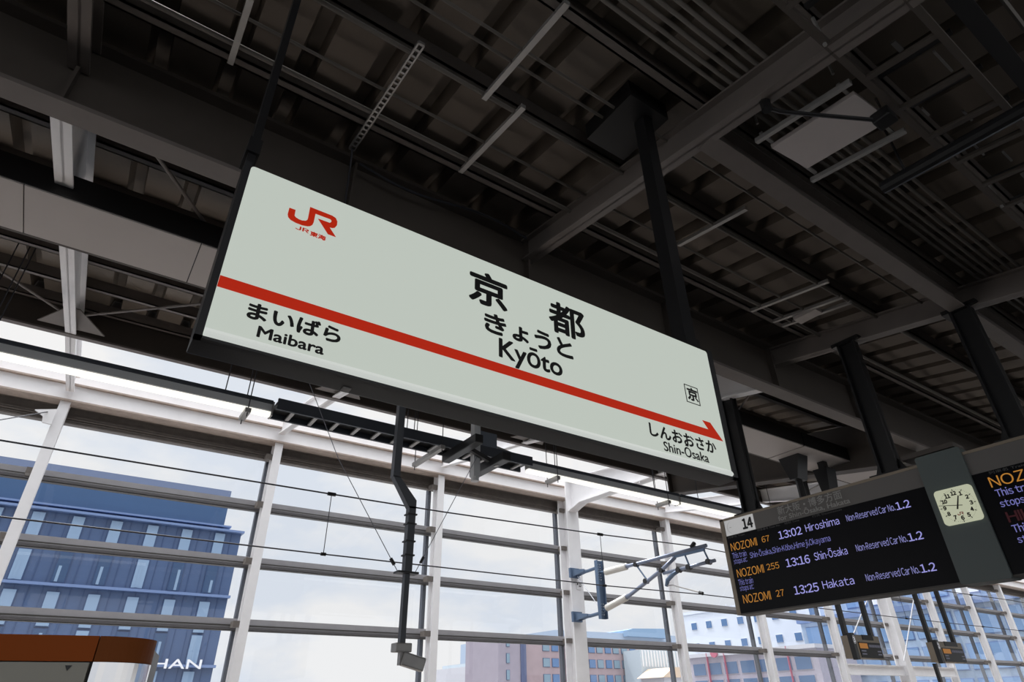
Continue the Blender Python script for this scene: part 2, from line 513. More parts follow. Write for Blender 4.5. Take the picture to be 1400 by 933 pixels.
# ------------------------------------------------------------------ girder along the platform
t = thing('roof_girder', (14, 3.33, 2.97), 'deep brown-grey girder running the length of the roof above the station name sign', 'girder')
mb = MB().box(XA, XB, 3.32, 3.34, 2.99, 3.52)
mb.build('girder_web', M_girder, t)
MB().box(XA, XB, 3.25, 3.41, 2.965, 2.995).build('bottom_flange', M_roofsteel, t)
MB().box(XA, XB, 3.23, 3.43, 3.50, 3.53).build('top_flange', M_girder, t)
for x in (-2.4, -.8, .9, 2.48, 4.2, 5.9, 7.6):
    MB().box(x - .01, x + .01, 3.255, 3.32, 2.995, 3.5).build('web_stiffener', M_girder, t)
t2 = MB().box(2.5, XB, 1.425, 1.435, 3.0, 3.18).box(2.5, XB, 1.365, 1.49, 2.985, 3.0).box(2.5, XB, 1.365, 1.49, 3.18, 3.195)
tag(t2.build('roof_tie_beam', M_roofsteel), 'narrow grey tie beam running lengthwise from the rafter by the sign hanger to the board posts', 'beam')
# fascia at the roof edge
t = thing('roof_fascia', (14, 8.0, 3.88), 'dark brown roof edge board with a pale lower lip facing the bright sky gap', 'fascia')
MB().box(XA, XB, 8.055, 8.075, 3.90, 4.54).build('fascia_board', M_girder, t)
MB().box(XA, XB, 8.03, 8.11, 3.89, 3.915).build('lower_lip', M_roofsteel, t)

# purlins
PL = 0
for k in range(-2, 10):
    y = 1.34 + .735 * k
    if abs(y - 3.55) < .1 and False: continue
    zb = rz(y) + .222
    far = y > 3.4
    mb = MB()
    mb.box(XA, XB, y - .012, y, zb, zb + .128)
    mb.box(XA, XB, y - .012, y + .055, zb, zb + .012)
    mb.box(XA, XB, y + .043, y + .055, zb, zb + .04)
    if not far:
        lab = ORD[k + 2] + ' thin roof purlin counted from the platform middle toward the girder'
    else:
        lab = ORD[k - 3] + ' thin roof purlin beyond the girder toward the track'
    tag(mb.build('roof_purlin', M_purlin if not far else M_roofsteel), lab, 'purlin', 'thin purlins under the roof deck')

# ------------------------------------------------------------------ ceiling conduits, struts, ducts
def run(y, x0, x1, r, label, m=M_galv, dz=.20):
    z = rz(y) + dz
    o = MB().tube([(x0, y, z), (x1, y, z)], r, 8).build('ceiling_conduit', m, smooth=True)
    return tag(o, label, 'pipe', 'thin pipes under the roof')
M_pipe = mat('grey_conduit', (0.17, 0.155, 0.14), .65, spec=.2)
run(2.69, XA, 20, .016, 'thin grey pipe beside the purlin nearest the girder', M_pipe)
run(2.46, XA, 2.44, .010, 'very thin pipe midway between the two purlins behind the sign top', M_pipe)
run(2.46, 2.53, 5.55, .010, 'very thin pipe continuing beyond the rafter, above the right sign hanger', M_pipe)
run(2.10, XA, 20, .014, 'thin grey pipe under the purlin above the perforated strut', M_pipe)
run(1.79, XA, 2.35, .010, 'lower of two very thin pipes crossing the long grey strut', M_pipe)
run(1.685, XA, 7.5, .010, 'upper of two very thin pipes crossing the long grey strut', M_pipe)
# bundle
for k, y in enumerate((1.20, 1.143, 1.085, 1.028, .97, .91)):
    run(y, .6 if k < 5 else 1.2, 7.5, .014, ORD[k] + ' pipe of the parallel bundle running beside the pale ceiling panel', M_pipe, .25)
# struts (channels) spanning purlins
def strut(x, y0, y1, label, m=M_galv, perf=False, w=.035, dz=.19):
    mb = MB()
    a = Vector((x, y0, rz(y0) + dz)); b = Vector((x, y1, rz(y1) + dz))
    if not perf:
        mb.bar(a, b, w, .03)
    else:
        mb.bar(a + Vector((-w / 2, 0, 0)), b + Vector((-w / 2, 0, 0)), .01, .022)
        mb.bar(a + Vector((w / 2, 0, 0)), b + Vector((w / 2, 0, 0)), .01, .022)
        n = 22
        for i in range(n + 1):
            p = a.lerp(b, i / n)
            mb.box(p.x - w / 2, p.x + w / 2, p.y - .007, p.y + .007, p.z - .011, p.z + .011)
    o = mb.build('ceiling_strut', m)
    return tag(o, label, 'strut', 'channel struts across the purlins')
strut(1.305, 1.30, 2.12, 'long grey channel strut crossing the two very thin pipes')
strut(1.54, 2.02, 2.82, 'short grey channel strut between the two purlins above the sign middle')
strut(-.07, 2.30, 2.84, 'short grey channel strut near the left sign hanger top')
strut(.806, 2.0, 3.10, 'perforated metal strut with a row of slots', perf=True)
strut(3.47, 1.80, 2.46, 'grey channel strut right of the right sign hanger')
strut(4.92, 2.0, 2.80, 'grey channel strut beyond the sign hanger, nearer of three together')
strut(5.285, 2.08, 2.80, 'grey channel strut behind the small bright ceiling box')
strut(5.44, 2.08, 2.80, 'grey channel strut closest to the board rafter, beside the small bright box')
tag(MB().box(5.30, 5.43, 2.36, 2.60, rz(2.48) + .15, rz(2.48) + .19).build('junction_box', M_duct), 'small pale box fixed between two grey channel struts', 'box')
w = MB().tube([(.806, 3.09, rz(3.09) + .19), (.83, 3.15, 3.3), (.85, 3.2, 3.0)], .007, 6)
tag(w.build('loose_cable', M_wire), 'loose thin cable hanging from the perforated strut end', 'cable')
w = MB().tube([(.9 + .1 * i, 3.18, 3.42 - .05 * math.sin(i * .42)) for i in range(16)], .010, 6)
tag(w.build('girder_cable', M_wire), 'sagging thin cable along the girder near the rafter foot', 'cable')

# pale ceiling panel with its frame
t = thing('ceiling_panel', (3.02, .94, 2.89), 'pale flat rectangular panel hung under the dark roof by its frame rails', 'panel')
mb = MB()
z0, z1 = 2.955, 2.875
vs = [(2.85, 1.215, z0), (3.19, 1.19, z0), (3.17, .67, z1), (2.83, .69, z1)]
mb.add(vs + [(a, b, c + .03) for a, b, c in vs], [(0, 1, 2, 3), (4, 7, 6, 5), (0, 4, 5, 1), (1, 5, 6, 2), (2, 6, 7, 3), (3, 7, 4, 0)])
mb.build('panel', mat('pale_ceiling_panel', (.55, .50, .49), .5, var=.06, vscale=3), t)
for x in (2.735, 3.32):
    MB().bar((x, 1.24, 2.965), (x, .66, 2.878), .03, .03).build('frame_rail', M_galv, t)
MB().bar((2.735, 1.2, 3.0), (3.32, 1.2, 3.0), .02, .02).build('hanger_bar', M_galv, t)
MB().bar((2.735, .72, 2.92), (3.32, .72, 2.92), .02, .02).build('hanger_bar', M_galv, t)
for x in (2.735, 3.32):
    for y in (1.2, .72):
        MB().tube([(x, y, rz(y) + .13), (x, y, rz(y) + .36)], .008, 6).build('hanger_rod', M_galv, t)
t = thing('ceiling_fitting', (2.8, .85, 2.85), 'thin dark arm with a small box at its end crossing below the pale ceiling panel', 'fitting')
MB().tube([(2.50, 1.02, 2.88), (2.58, .99, 2.87), (3.02, .71, 2.815)], .012, 8).build('arm', M_black, t)
MB().box(3.01, 3.11, .62, .72, 2.78, 2.85).build('end_box', M_black, t, bevel=.01)
MB().tube([(2.50, 1.02, 2.86), (2.50, 1.02, 2.94)], .03, 8).build('pivot', M_black, t)

# lattice service frame over the platform middle
t = thing('service_frame', (4.5, .43, 2.82), 'dark lattice frame of rails and rungs hung over the platform middle', 'frame')
for y, z in ((.61, 2.865), (.25, 2.81)):
    MB().box(1.9, 9.5, y - .017, y + .017, z, z + .05).build('long_rail', M_girder, t)
x = 2.08
while x < 9:
    MB().bar((x, .61, 2.875), (x, .25, 2.82), .035, .02).build('rung', M_girder, t)
    MB().bar((x + .17, .58, 3.0), (x + .17, .22, 2.95), .03, .02).build('upper_rung', M_dark, t)
    x += .352
for i in range(26):
    xx = 2.0 + i * .28 + random.uniform(-.05, .05); yy = random.choice((.33, .42, .5, .55)); L = random.uniform(.08, .22)
    MB().box(xx, xx + L, yy, yy + random.choice((.012, .025)), 3.02, 3.035).build('cross_slat', M_galv, t)
for x in (2.4, 4.5, 6.6, 8.7):
    for y in (.61, .25):
        MB().tube([(x, y, 2.85), (x, y, rz(y) + .36)], .01, 6).build('hanger_rod', M_galv, t)
t = thing('cross_pipe', (3.55, .4, 2.7), 'thick dark pipe crossing under the lattice frame', 'pipe')
MB().tube([(3.55, .95, 2.78), (3.55, -.3, 2.70)], .04, 10).build('pipe', M_black, t)
for y in (.80, -.2):
    MB().tube([(3.55, y, 2.73), (3.55, y, rz(y) + .345)], .008, 6).build('hanger_rod', M_dark, t)
tag(MB().box(2.4, 7.5, .08, .16, 2.86, 2.92).build('cable_duct', M_dark), 'dark square cable duct alongside the lattice frame', 'duct')
tag(MB().tube([(2.5, .0, 2.95), (8, .0, 2.95)], .014, 6).build('ceiling_conduit', M_pipe), 'single pipe beyond the dark cable duct, past the lattice frame', 'pipe')

# long grey ceiling duct (two lengths)
for i, (a, b) in enumerate(((XA, .39), (.40, 8.0), (8.03, 12.0))):
    z = 3.10
    t = thing('ceiling_duct', ((a + b) / 2, 4.6, z), ['flat pale grey ceiling duct length left of the station name sign', 'flat pale grey ceiling duct length running behind the station name sign',
              'flat grey ceiling duct length above the departure board, beyond the seam'][i], 'duct', 'flat grey ceiling duct lengths')
    MB().box(a, b, 4.30, 4.90, z, z + .20).build('duct_casing', M_black, t)  # black stands in for the shade on the duct sides
    sh = MB()
    xs = [a] + [q for q in (-4.5, -1.0, .12, 3.3, 5.6, 9.4) if a < q < b] + [b]
    for p, q in zip(xs, xs[1:]):
        sh.box(p + .004, q - .004, 4.31, 4.89, z - .012, z)
    sh.build('soffit_sheet', M_duct, t)
    MB().box(a, b, 4.89, 4.93, z - .005, z + .05).build('edge_rail', M_girder, t)

# brace rods in the roof plane
def rod(p, q, label, r=.014):
    o = MB().tube([p, q], r, 8).build('brace_rod', M_roofsteel)
    return tag(o, label, 'rod', 'diagonal brace rods under the roof')
rod((-.42, 3.45, 3.15), (.17, 4.47, 3.35), 'diagonal brace rod between the girder and the grey duct, left of the sign')
rod((-1.45, 6.80, 3.80), (-.86, 7.75, 3.98), 'diagonal brace rod left of the nearest white rafter')
rod((-.72, 7.6, 3.95), (2.3, 3.5, 3.2), 'long diagonal brace rod right of the nearest white rafter')
rod((5.95, 3.5, 3.2), (9.1, 6.9, 3.85), 'diagonal brace rod above the grey duct, right of the sign')
rod((9.3, 7.0, 3.93), (12.5, 3.6, 3.29), 'diagonal brace rod above the departure board end, crossing its neighbour')
rod((9.3, 3.6, 3.2), (12.5, 7.0, 3.85), 'diagonal brace rod above the departure board, sloping the other way')
for i, x in enumerate((-.80, 2.475, 5.85)):
    mb = MB().prism([(x + .01, 7.95), (x + .34, 7.95), (x + .06, 7.45), (x + .01, 7.45)], 'Z', 3.93, 3.945)
    mb.prism([(x - .01, 7.95), (x - .34, 7.95), (x - .06, 7.45), (x - .01, 7.45)], 'Z', 3.93, 3.945)
    tag(mb.build('gusset_plate', M_roofsteel), ['pair of pale gusset plates where the nearest white rafter meets the roof edge', 'gusset plates behind the sign at the roof edge', 'gusset plates at the roof edge under the board rafter'][i], 'plate', 'gusset plates at the roof edge')

# ------------------------------------------------------------------ station name sign
SY = 1.6
t = thing('station_sign', (1.2, 1.65, .855), 'large backlit white station name sign with a red arrow band, hung from the roof', 'sign')
mb = MB()
x0, x1, z0, z1 = .0925, 2.335, .852, 1.512
mb.box(x0, x1, SY + .004, SY + .10, z0, z1)
hs = mb.build('housing', M_black, t, bevel=.004)
fr = MB().box(x0, .112, SY - .008, SY + .01, z0, z1).box(2.298, x1, SY - .008, SY + .01, z0, z1).box(x0, x1, SY - .008, SY + .01, z0, .860)
fr.build('frame', M_dark, t)
MB().box(.530, .556, SY + .06, SY + .085, z0 - .004, z0 + .002).build('vent_plate', M_galv, t)
# face with softly rounded corners
face = MB()
def rrect(xa, xb, za, zb, r, n=5):
    pts = []
    for cx, cz, a0 in ((xb - r, zb - r, 0), (xa + r, zb - r, 90), (xa + r, za + r, 180), (xb - r, za + r, 270)):
        for k in range(n + 1):
            a = math.radians(a0 + 90 * k / n)
            pts.append((cx + r * math.cos(a), cz + r * math.sin(a)))
    return pts
face.prism(rrect(.1125, 2.298, .8605, 1.5005, .012), 'Y', SY - .006, SY + .004)
pf = face.build('light_panel', M_signface, t)
fs = lambda u, v: (u, SY - .0085, v)
MB().prism([(SY - .006, .8612), (SY - .015, .8665), (SY - .015, .874), (SY - .006, .888)], 'X', .1135, 2.297).build('lower_edge_strip', M_signlip, pf)
# red band with half arrow head
band = MB()
pts = [(.1128, 1.0225), (2.2795, 1.0225), (2.2115, 1.0985), (2.160, 1.0985), (2.192, 1.0605), (.1128, 1.0605)]
band.prism(pts, 'Y', SY - .0085, SY - .0062)
band.build('red_arrow_band', M_signred, pf)
for body, a, b, c, d, bo in (('京', .9239, 1.0990, 1.287, 1.4425, .0054), ('都', 1.2985, 1.4915, 1.282, 1.4385, .0050)):
    word(pf, 'kanji_lettering', M_ink, fs, body, a, b, c, d, bold=bo)
for body, a, b, c, d, bo in (('き', .992, 1.092, 1.176, 1.2655, .0040), ('ょ', 1.118, 1.195, 1.180, 1.249, .0040), ('う', 1.221, 1.305, 1.180, 1.266, .0040),
                             ('と', 1.330, 1.4145, 1.180, 1.267, .0040), ('まいばら', .2043, .4790, .949, 1.0075, .0026), ('しんおおさか', 1.7983, 2.2165, .945, 1.006, .0023)):
    word(pf, 'kana_lettering', M_ink, fs, body, a, b, c, d, bold=bo)
for body, a, b, c, d, bo in (('Kyōto', 1.0565, 1.3530, 1.0895, 1.1655, .0028), ('Maibara', .2425, .4355, .9005, .9345, .0017), ('Shin-Ōsaka', 1.8704, 2.1495, .8955, .9355, .0012)):
    word(pf, 'roman_lettering', M_ink, fs, body, a, b, c, d, mode='base', bold=bo)
T = MB()
for a, b, c, d in ((2.0755, 2.1665, 1.2575, 1.2605), (2.0755, 2.1665, 1.1700, 1.1730), (2.0755, 2.0785, 1.1700, 1.2605), (2.1635, 2.1665, 1.1700, 1.2605)):
    T.box(a, b, SY - .0085, SY - .0062, c, d)
letters(T, fs, '京', 2.0845, 2.1585, 1.182, 1.2515, bold=.0028)
T.build('station_mark', M_ink, pf)
logo = [(.2509, 1.3895), (.2708, 1.3903), (.2715, 1.3663), (.2762, 1.3612), (.2873, 1.3581), (.298, 1.3584), (.3081, 1.3625), (.3125, 1.3688), (.3136, 1.3764), (.313, 1.4255),
        (.388, 1.4255), (.4009, 1.4215), (.4080, 1.4098), (.4092, 1.3936), (.4035, 1.3801), (.3961, 1.3754), (.3859, 1.3735), (.4115, 1.344), (.3854, 1.3437), (.3455, 1.3905),
        (.3841, 1.3916), (.3889, 1.3974), (.3887, 1.4049), (.3848, 1.4085), (.3339, 1.4074), (.3336, 1.3681), (.3314, 1.3569), (.3257, 1.349), (.3172, 1.3442), (.301, 1.3405),
        (.2797, 1.3405), (.2624, 1.3446), (.2536, 1.3522), (.2503, 1.3625)]
T = MB().prism(logo, 'Y', SY - .0085, SY - .0062)
letters(T, fs, 'J', .2810, .3000, 1.3145, 1.3315, bold=.0010, wide=True)
letters(T, fs, 'R', .3035, .3250, 1.3150, 1.3315, bold=.0010, wide=True)
letters(T, fs, '東海', .3285, .3815, 1.3095, 1.3305, bold=.0012)
T.build('red_logo', M_signred, pf)
# hangers
hg = MB().box(.093, .118, SY + .01, SY + .09, 1.50, 3.2).build('hanger_post', M_black, t)
MB().box(.085, .126, SY + .0, SY + .10, 1.565, 1.63).build('post_collar', M_black, hg)
hg = MB().box(2.175, 2.255, SY + .01, SY + .09, 1.50, 3.2).build('hanger_post', M_black, t)
MB().box(2.165, 2.265, SY + .0, SY + .10, 1.51, 1.56).build('post_collar', M_black, hg)
MB().box(2.0, 2.33, 1.54, 1.95, 3.20, 3.34).build('black_head_block', M_black, t)  # black block filling the dark zone at the hanger top
MB().box(-.1, .3, 1.40, 1.95, 3.18, 3.34).build('black_head_block', M_black, t)

# ------------------------------------------------------------------ departure board
BX = 5.75
fb = lambda u, v: (BX - .012, -u, v)
t = thing('departure_board', (5.85, 2.0, .76), 'long black departure board with amber and lavender train times and a square clock', 'board')
yl, yr = 4.265, -.62
zb, zt = .770, 1.735
MB().box(BX, BX + .20, yr, yl, zb, zt).build('housing', M_boarddark, t, bevel=.006)
fr = MB().box(BX - .012, BX + .01, 4.215, yl, zb, zt).box(BX - .012, BX + .01, yr, yl, zt - .025, zt)
fr.build('frame', M_boardframe, t, bevel=.004)
MB().box(BX - .012, BX + .01, yr, 4.214, zb, zb + .012).build('lower_frame', M_boarddark, t)
hp1 = MB().box(BX - .006, BX + .01, 2.15, 4.215, 1.545, zt - .02).build('header_panel', M_header, t)
hp2 = MB().box(BX - .006, BX + .01, yr, 1.80, 1.540, zt - .02).build('header_panel', M_header, t)
sl = MB().box(BX - .008, BX + .01, 2.13, 4.215, zb + .012, 1.545).build('screen', M_screen, t)
sr = MB().box(BX - .008, BX + .01, yr, 1.80, zb + .012, 1.540).build('screen', M_screen, t)
cp = MB().prism(rrect(1.80, 2.15, zb - .01, zt + .05, .02), 'X', BX - .03, BX + .16).build('clock_panel', M_clockpanel, t)
word(hp1, 'header_lettering', M_hdrtext, fb, '新大阪・博多方面', -3.545, -2.86, 1.622, 1.706, bold=.0012)
word(hp1, 'header_lettering', M_hdrtext, fb, 'for Shin-Ōsaka, Hakata', -3.556, -2.80, 1.568, 1.612, mode='base', bold=.0014)
pl = MB().box(BX - .013, BX + .0, 3.838, 4.205, 1.5495, 1.708).build('platform_plate', M_platew, t)
q = MB()
fp = lambda u, v: (BX - .0145, -u, v)
letters(q, fp, '14', -3.983, -3.852, 1.572, 1.684, bold=.006, wide=True)
q.build('platform_number', M_ink, pl)
q = MB()
for k in range(14):
    a0, a1 = math.radians(100 + k * 160 / 14), math.radians(100 + (k + 1) * 160 / 14)
    c0 = (-4.115 + .062 * math.cos(a0), 1.628 + .062 * math.sin(a0)); c1 = (-4.115 + .062 * math.cos(a1), 1.628 + .062 * math.sin(a1))
    q.add([fp(*c0), fp(c0[0] * 1 + .004, c0[1]), fp(c1[0] + .004, c1[1]), fp(*c1)], [(0, 1, 2, 3)])
q.add([fp(-4.165, 1.628), fp(-4.125, 1.632), fp(-4.125, 1.624)], [(0, 1, 2)])
q.build('arrow_outline', M_hdrtext, pl)
def rows(parent, items, material, name):
    for body, a, b, c, d, md, bo in items:
        word(parent, name, material, fb, body, a, b, c, d, mode=md, bold=bo, wide=md == 'base')
ROWZ = (1.3945, 1.1275, .8755)
amber, white, dim, mid = [], [], [], []
for i, z in enumerate(ROWZ):
    amber.append(('NOZOMI', -4.18 + .012 * i, -3.855 + .012 * i, z - .006, z + .072, 'base', 0))
    n, a, b = (('67', -3.794, -3.703), ('255', -3.807, -3.666), ('27', -3.769, -3.68))[i]
    amber.append((n, a, b, z + .008, z + .066, 'base', 0))
    h, a, b = (('13:02', -3.597, -3.341), ('13:16', -3.588, -3.333), ('13:25', -3.571, -3.318))[i]
    white.append((h, a, b, z + .002, z + .074, 'base', .0012))
    d, a, b = (('Hiroshima', -3.298, -2.955), ('Shin-Ōsaka', -3.284, -2.959), ('Hakata', -3.276, -2.976))[i]
    white.append((d, a, b, z + .012, z + .078, 'base', 0))
    mid.append(('Non-Reserved Car No.', -2.882 + .008 * i, -2.44 + .012 * i, z + .018, z + .076, 'base', 0))
    white.append(('1.2', -2.43 + .012 * i, -2.312 + .012 * i, z + .016, z + .078, 'base', .0010))
    if i < 2:
        dim.append(('This train', -4.182 + .010 * i, -4.005 + .010 * i, z - .083, z - .028, 'base', 0))
        dim.append(('stops at:', -4.178 + .010 * i, -4.012 + .010 * i, z - .137, z - .088, 'base', 0))
dim.append(('Shin-Ōsaka,Shin-Kōbe,Himeji,Okayama', -3.97, -3.082, 1.280, 1.334, 'base', 0))
rows(sl, amber, M_ledo, 'amber_text')
rows(sl, white, M_ledw, 'lavender_text')
rows(sl, mid, mat('soft_lavender_led', (0, 0, 0), .5, emit=(0.23, 0.23, 0.50)), 'soft_lavender_text')
rows(sl, dim, M_ledwd, 'dim_lavender_text')
cap = [('列車名 Train', -4.195, -3.98, 1.517, 1.539, 'ink', 0), ('列車番号 Train No.', -3.82, -3.55, 1.519, 1.540, 'ink', 0),
       ('時刻 Time', -3.50, -3.34, 1.519, 1.541, 'ink', 0), ('行先 Destination', -3.2, -2.9, 1.519, 1.541, 'ink', 0)]
M_caption = mat('grey_caption', (0.12, 0.12, 0.12), .6)
rows(sl, cap, M_caption, 'column_captions')
rows(sr, [('列車名 Train', -1.68, -1.43, 1.510, 1.533, 'ink', 0)], M_caption, 'column_captions')
rows(sr, [('NOZOMI', -1.700, -1.255, 1.412, 1.492, 'base', 0)], M_ledo, 'amber_text')
rows(sr, [('This train', -1.690, -1.42, 1.336, 1.389, 'base', .0006), ('stops at:', -1.692, -1.44, 1.256, 1.308, 'base', .0006),
          ('This train', -1.682, -1.41, 1.063, 1.116, 'base', .0006), ('stops at:', -1.680, -1.43, .988, 1.036, 'base', .0006)], M_ledwd, 'dim_lavender_text')
rows(sr, [('HIKARI', -1.685, -1.33, 1.140, 1.214, 'base', .002)], M_ledr, 'red_text')
# the clock
ck = MB().prism(rrect(1.818, 2.10, 1.195, 1.475, .03), 'X', BX - .045, BX - .028).build('clock', M_clockface, t)
fc = lambda u, v: (BX - .0465, -u, v)
cy, cz = -1.958, 1.331
q = MB()
for h in range(1, 13):
    a = math.radians(90 - 30 * h)
    cu, cv = cy + .098 * math.cos(a), cz + .098 * math.sin(a)
    wd = .012 if h < 10 else .021
    letters(q, fc, str(h), cu - wd, cu + wd, cv - .017, cv + .017, bold=.0026, wide=True)
q.build('dial_numerals', M_ink, ck)
q = MB()
for h in range(60):
    a = math.radians(6 * h)
    r0, r1, wv = (.116, .131, .003) if h % 5 == 0 else (.122, .128, .0008)
    d = Vector((math.cos(a), math.sin(a))); n = Vector((-d.y, d.x)) * wv
    o = Vector((cy, cz))
    if h % 15 == 0 or True:
        P = [o + d * r0 - n, o + d * r1 - n, o + d * r1 + n, o + d * r0 + n]
        q.add([fc(p.x, p.y) for p in P], [(0, 1, 2, 3)])
q.build('minute_marks', M_ink, ck)
def hand(name, deg, L, back, w, xoff):
    a = math.radians(90 - deg)
    d = Vector((math.cos(a), math.sin(a))); n = Vector((-d.y, d.x)) * w
    o = Vector((cy, cz))
    P = [o - d * back - n, o + d * L - n * .7, o + d * L + n * .7, o - d * back + n]
    m = MB()
    m.add([(BX - xoff, -p.x, p.y) for p in P] + [(BX - xoff + .003, -p.x, p.y) for p in P], [(0, 1, 2, 3), (7, 6, 5, 4), (0, 4, 5, 1), (1, 5, 6, 2), (2, 6, 7, 3), (3, 7, 4, 0)])
    m.build(name, M_ink, ck)
hand('hour_hand', 22, .078, .030, .0055, .052)
hand('minute_hand', 281, .135, .035, .0025, .056)
q = MB()
s_l = .045 / .1622
q.add([fc(-1.962 + (u - .33) * s_l, 1.268 + (v - 1.385) * s_l) for u, v in logo], [tuple(range(len(logo)))])
q.build('dial_logo', M_red, ck)
# posts up to the rafter
for y, w in ((3.95, .085), (2.44, .085), (1.42, .085)):
    z1 = rz(y) + .01
    p = MB()
    p.box(5.905, 5.92, y - w, y + w, zt, z1).box(5.86, 5.96, y - w, y - w + .02, zt, z1).box(5.86, 5.96, y + w - .02, y + w, zt, z1)
    pp = p.build('support_post', M_black, t)
    b = MB().box(5.80, 5.96, y - w - .07, y + w + .07, zt, zt + .03)
    b.prism([(y - w - .06, zt + .03), (y + w + .06, zt + .03), (y + w, zt + .16), (y - w, zt + .16)], 'X', 5.90, 5.925)
    b.build('post_base', M_black, pp)
    MB().box(5.86, 6.03, y - .14, y + .14, z1 - .02, z1 + .02).build('post_head', M_black, pp)
MB().box(5.72, 5.93, 1.83, 2.25, zt + .06, zt + .10).build('top_bracket', M_girder, t)

# ------------------------------------------------------------------ platform edge lighting row and cable tray
LY = 6.6
for i, (a, b) in enumerate(((-1.75, 1.33), (4.85, 7.88), (7.93, 11.0))):
    t = thing('strip_light', ((a + b) / 2, LY, 2.75), ['long grey strip light with a lit white tube left of the cable tray', 'long grey strip light with a lit white tube right of the cable tray',
              'grey strip light with a lit white tube behind the end of the departure board'][i], 'light', 'strip lights over the platform edge')
    MB().box(a, b, LY - .05, LY + .06, 2.845, 2.93).build('lamp_body', M_lampbody, t, bevel=.008)
    MB().box(a, b, LY - .07, LY + .08, 2.928, 2.966).build('lamp_cap', M_tray, t)
    MB().prism(rrect(LY - .04, LY + .04, 2.797, 2.847, .018, 3), 'X', a, b).build('light_tube', M_tube, t)
    MB().box(b, b + .02, LY - .055, LY + .065, 2.795, 2.96).build('end_cap', M_galv, t)
    for x in (a + .5, b - .5):
        MB().tube([(x, LY, 2.97), (x, LY, rz(LY) + .345)], .006, 6).build('suspension_wire', M_wire, t)
t = thing('cable_tray', (3.1, LY, 2.75), 'dark ladder cable tray with cross rungs between two strip lights', 'cable tray')
MB().box(1.36, 4.83, LY - .16, LY - .13, 2.84, 2.97).build('side_rail', M_tray, t)
MB().box(1.36, 4.83, LY + .13, LY + .16, 2.84, 2.97).build('side_rail', M_tray, t)
MB().box(1.36, 4.83, LY - .12, LY + .12, 2.90, 2.94).build('cable_bed', M_black, t)
x = 1.55
while x < 4.8:
    MB().box(x - .02, x + .02, LY - .14, LY + .14, 2.845, 2.865).build('tray_rung', M_galv, t)
    x += .26
for i, x in enumerate((1.08, 3.32, 5.3, 7.55)):
    c = thing('support_channel', (x, LY, 2.70), ['small grey support channel under the strip light left of the cable tray', 'grey support channel hung by a wire under the cable tray',
              'small grey support channel under the strip light just right of the cable tray', 'small grey support channel under the second strip light joint'][i], 'bracket', 'support channels under the light row')
    ya, yb = (LY - .36, LY + .42) if i == 1 else (LY - .13, LY + .15)
    zc = 2.74 if i == 1 else 2.77
    MB().box(x - .03, x + .03, ya, yb, zc - .025, zc + .025).build('channel', M_galv, c)
    for yy in (ya + .02, yb - .02):
        MB().tube([(x, yy, zc - .07), (x, yy, rz(yy) + .345)], .006, 6).build('hanger_rod', M_wire, c)
for i, x in enumerate((-1.34, -1.20, 2.98, 3.08)):
    o = MB().tube([(x, LY - .02, 2.97), (x, LY - .02, rz(LY) + .345)], .006, 6).build('suspension_wire', M_wire)
    tag(o, ['left one of two thin wires hanging close together above the left strip light', 'right one of two thin wires hanging close together above the left strip light',
            'left one of two thin wires above the cable tray beside the cranked pole', 'right one of two thin wires above the cable tray beside the cranked pole'][i], 'wire', 'thin suspension wires of the light row')

# camera pole with cranked joint
PY = 6.0
t = thing('camera_pole', (2.8, PY, .4), 'dark cranked ceiling pole with a small grey housing at its foot', 'pole')
MB().box(2.585, 2.665, PY - .04, PY + .04, 2.16, 4.03).build('upper_pole', M_pole, t)
mb = MB().prism([(2.585, 2.17), (2.665, 2.17), (2.88, 1.94), (2.88, 1.85), (2.80, 1.85)], 'Y', PY - .04, PY + .04)
mb.build('crank', M_pole, t)
lp = MB().box(2.80, 2.88, PY - .04, PY + .04, 1.2, 1.87).build('middle_pole', M_pole, t)
for z in (1.78, 1.68, 1.5, 1.36):
    MB().box(2.785, 2.895, PY - .05, PY + .05, z, z + .015).build('pole_clamp', M_dark, lp)
MB().box(2.72, 2.95, PY - .06, PY + .06, 1.185, 1.205).build('joint_flange', M_dark, t)
MB().box(2.81, 2.865, PY - .03, PY + .03, .50, 1.19).build('lower_pole', M_pole, t)
MB().box(2.755, 2.925, PY - .06, PY + .06, .47, .55).build('junction_box', M_galv, t, bevel=.01)
MB().box(2.82, 2.86, PY - .03, PY + .03, .36, .48).build('tilt_arm', M_galv, t)
hz = MB(); hz.bar((2.85, PY, .42), (3.06, PY - .06, .36), .12, .12)
hz.build('camera_housing', M_galv, t, bevel=.015)
def wire(pts, r, label, name='stay_wire', m=M_wire, cat='wire', group=None):
    return tag(MB().tube(pts, r, 6).build(name, m), label, cat, group)
g = thing('guy_wire', (2.5, PY, 1.2), 'thin guy wire running up to the left from the cranked pole joint', 'wire')
MB().tube([(2.74, PY, 1.2), (2.05, PY + .25, 2.35), (1.6, PY + .4, 3.3)], .004, 6).build('wire', M_guy, g)
MB().tube([(2.70, PY + .01, 1.265), (2.665, PY + .03, 1.325)], .018, 8).build('turnbuckle', M_dark, g)
g = thing('guy_wire', (3.3, PY, 1.2), 'thin guy wire running up to the right from the cranked pole joint', 'wire')
MB().tube([(2.93, PY, 1.2), (3.66, PY, 2.6)], .004, 6).build('wire', M_guy, g)
MB().tube([(2.99, PY, 1.31), (3.02, PY, 1.37)], .016, 8).build('turnbuckle', M_dark, g)

